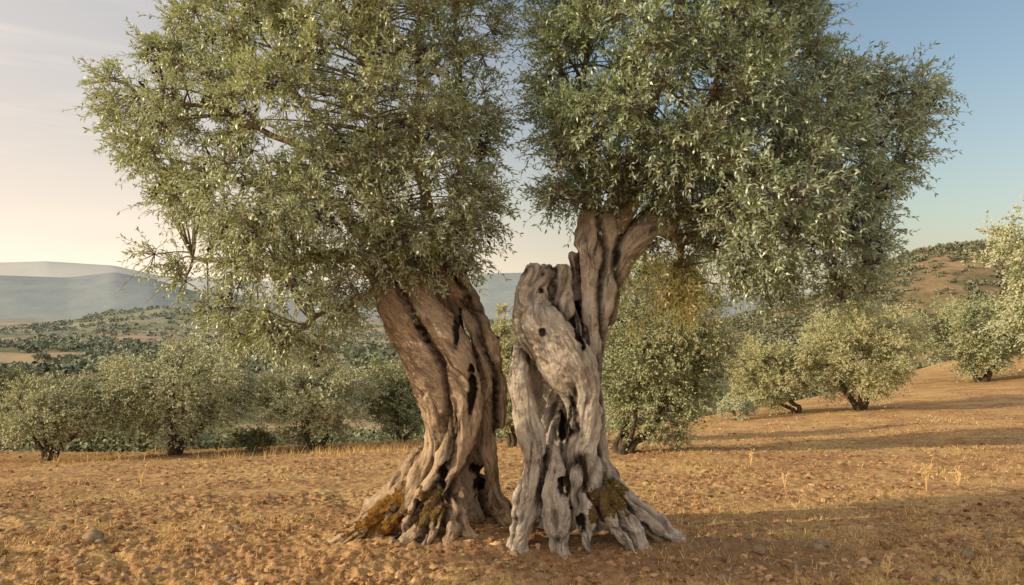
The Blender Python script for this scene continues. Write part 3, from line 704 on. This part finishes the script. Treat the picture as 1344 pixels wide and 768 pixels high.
def stone(px, py, r, lab, grp=None):
    y = (CH)*F/(py-HZ); x = (px-672)/F*y; y = (CH-tz(x, y))*F/(py-HZ); x = (px-672)/F*y
    o = bpy.data.objects.new('stone', sm_[int(rng.integers(6))]); C.objects.link(o); s = r/F*y
    z = float(gz(np.array([x]), np.array([y]))[0])
    o.location = (x, y, z+s*.2); o.scale = (s, s, s); o.rotation_euler = (0, 0, rng.random()*6.3); tag(o, lab, 'stone', grp)
stone(122, 708, 15, 'largest brown stone lying on the soil at the lower left')
stone(1072, 722, 10, 'round stone in the trunk shadow at the lower right')
for i in range(30): stone(rng.uniform(930, 1340), rng.uniform(700, 764), rng.uniform(3.5, 9), 'small rounded stone scattered over the soil at the lower right', 'small stones at the lower right')
for i in range(22): stone(rng.uniform(0, 330), rng.uniform(690, 764), rng.uniform(3, 8), 'small brown stone scattered over the soil at the lower left', 'small stones at the lower left')
for i in range(14): stone(rng.uniform(600, 900), rng.uniform(735, 765), rng.uniform(2, 4), 'pebble on the bare soil in front of the roots', 'pebbles in front of the roots')

# ------------------------------------------------------------------ light, sky, camera
sun_dir = np.array([-.91, -.225, .27]); sun_dir = sun_dir/np.linalg.norm(sun_dir)
el = math.asin(sun_dir[2]); az = math.atan2(sun_dir[0], sun_dir[1])
sl = bpy.data.lights.new('sun', 'SUN'); sl.energy = 5.0; sl.angle = math.radians(.5); sl.color = (1, .84, .57)
so = bpy.data.objects.new('sun', sl); C.objects.link(so); so.rotation_euler = Vector(-sun_dir).to_track_quat('-Z', 'Y').to_euler()
wd = bpy.data.worlds.new('World'); S.world = wd; wd.use_nodes = True; nt = wd.node_tree; bg = nt.nodes['Background']
sk = nt.nodes.new('ShaderNodeTexSky'); sk.sky_type = 'NISHITA'; sk.sun_disc = False; sk.sun_elevation = el; sk.sun_rotation = az
sk.air_density = 1.2; sk.dust_density = 2.0; sk.ozone_density = 1.5
tc = nt.nodes.new('ShaderNodeTexCoord'); sx = nt.nodes.new('ShaderNodeSeparateXYZ'); nt.links.new(tc.outputs['Generated'], sx.inputs[0])
# hazy evening sky: warm low down and on the sunset side (-X), fading to blue on the far side
low = mth(nt, 'POWER', mth(nt, 'SUBTRACT', 1.0, mth(nt, 'ABSOLUTE', sx.outputs[2]), True), 8.0)
left = mth(nt, 'MULTIPLY', mth(nt, 'SUBTRACT', .40, sx.outputs[0]), 1.25, True)
left2 = mth(nt, 'MULTIPLY', mth(nt, 'SUBTRACT', .12, sx.outputs[0]), 1.5, True)
back_fill = mth(nt, 'MULTIPLY', mth(nt, 'SUBTRACT', .15, sx.outputs[1]), 1.2, True)  # added fill: sky brightened behind the camera to light the fronts
hi = mix(nt, mth(nt, 'MULTIPLY', left2, .85), sk.outputs[0], (4.7, 4.35, 4.15))
mp = N(nt, 'ShaderNodeMapping'); mp.inputs['Scale'].default_value = (1.2, 1.2, 11.0); mp.inputs['Rotation'].default_value = (0, math.radians(7), 0); nt.links.new(tc.outputs['Generated'], mp.inputs[0])
cn = N(nt, 'ShaderNodeTexNoise', Scale=2.3, Detail=5.0, Roughness=.6, Distortion=.4); nt.links.new(mp.outputs[0], cn.inputs['Vector'])
cl = ramp(nt, cn.outputs[0], [(.48, (0, 0, 0)), (.72, (1, 1, 1))])
hi = mix(nt, mth(nt, 'MULTIPLY', mth(nt, 'MULTIPLY', cl, left2), .5, True), hi, (6.4, 5.6, 5.0))
hi = mix(nt, mth(nt, 'MULTIPLY', back_fill, .8), hi, (9.0, 8.1, 7.0))
cm = mix(nt, mth(nt, 'MULTIPLY', mth(nt, 'MULTIPLY', low, mth(nt, 'ADD', left, .28)), 1.0, True), hi, (8.8, 7.2, 5.6))
nt.links.new(cm, bg.inputs[0]); bg.inputs[1].default_value = .15
cd = bpy.data.cameras.new('camera'); cam = bpy.data.objects.new('camera', cd); C.objects.link(cam)
cam.location = (0, 0, CH); cam.rotation_euler = (math.radians(90), 0, 0); cd.sensor_width = 36; cd.lens = F/1344*36
cd.shift_y = (HZ-384)/1344; cd.clip_end = 30000; cd.clip_start = .1
S.camera = cam
S.view_settings.view_transform = 'Standard'; S.view_settings.look = 'None'; S.view_settings.exposure = 0
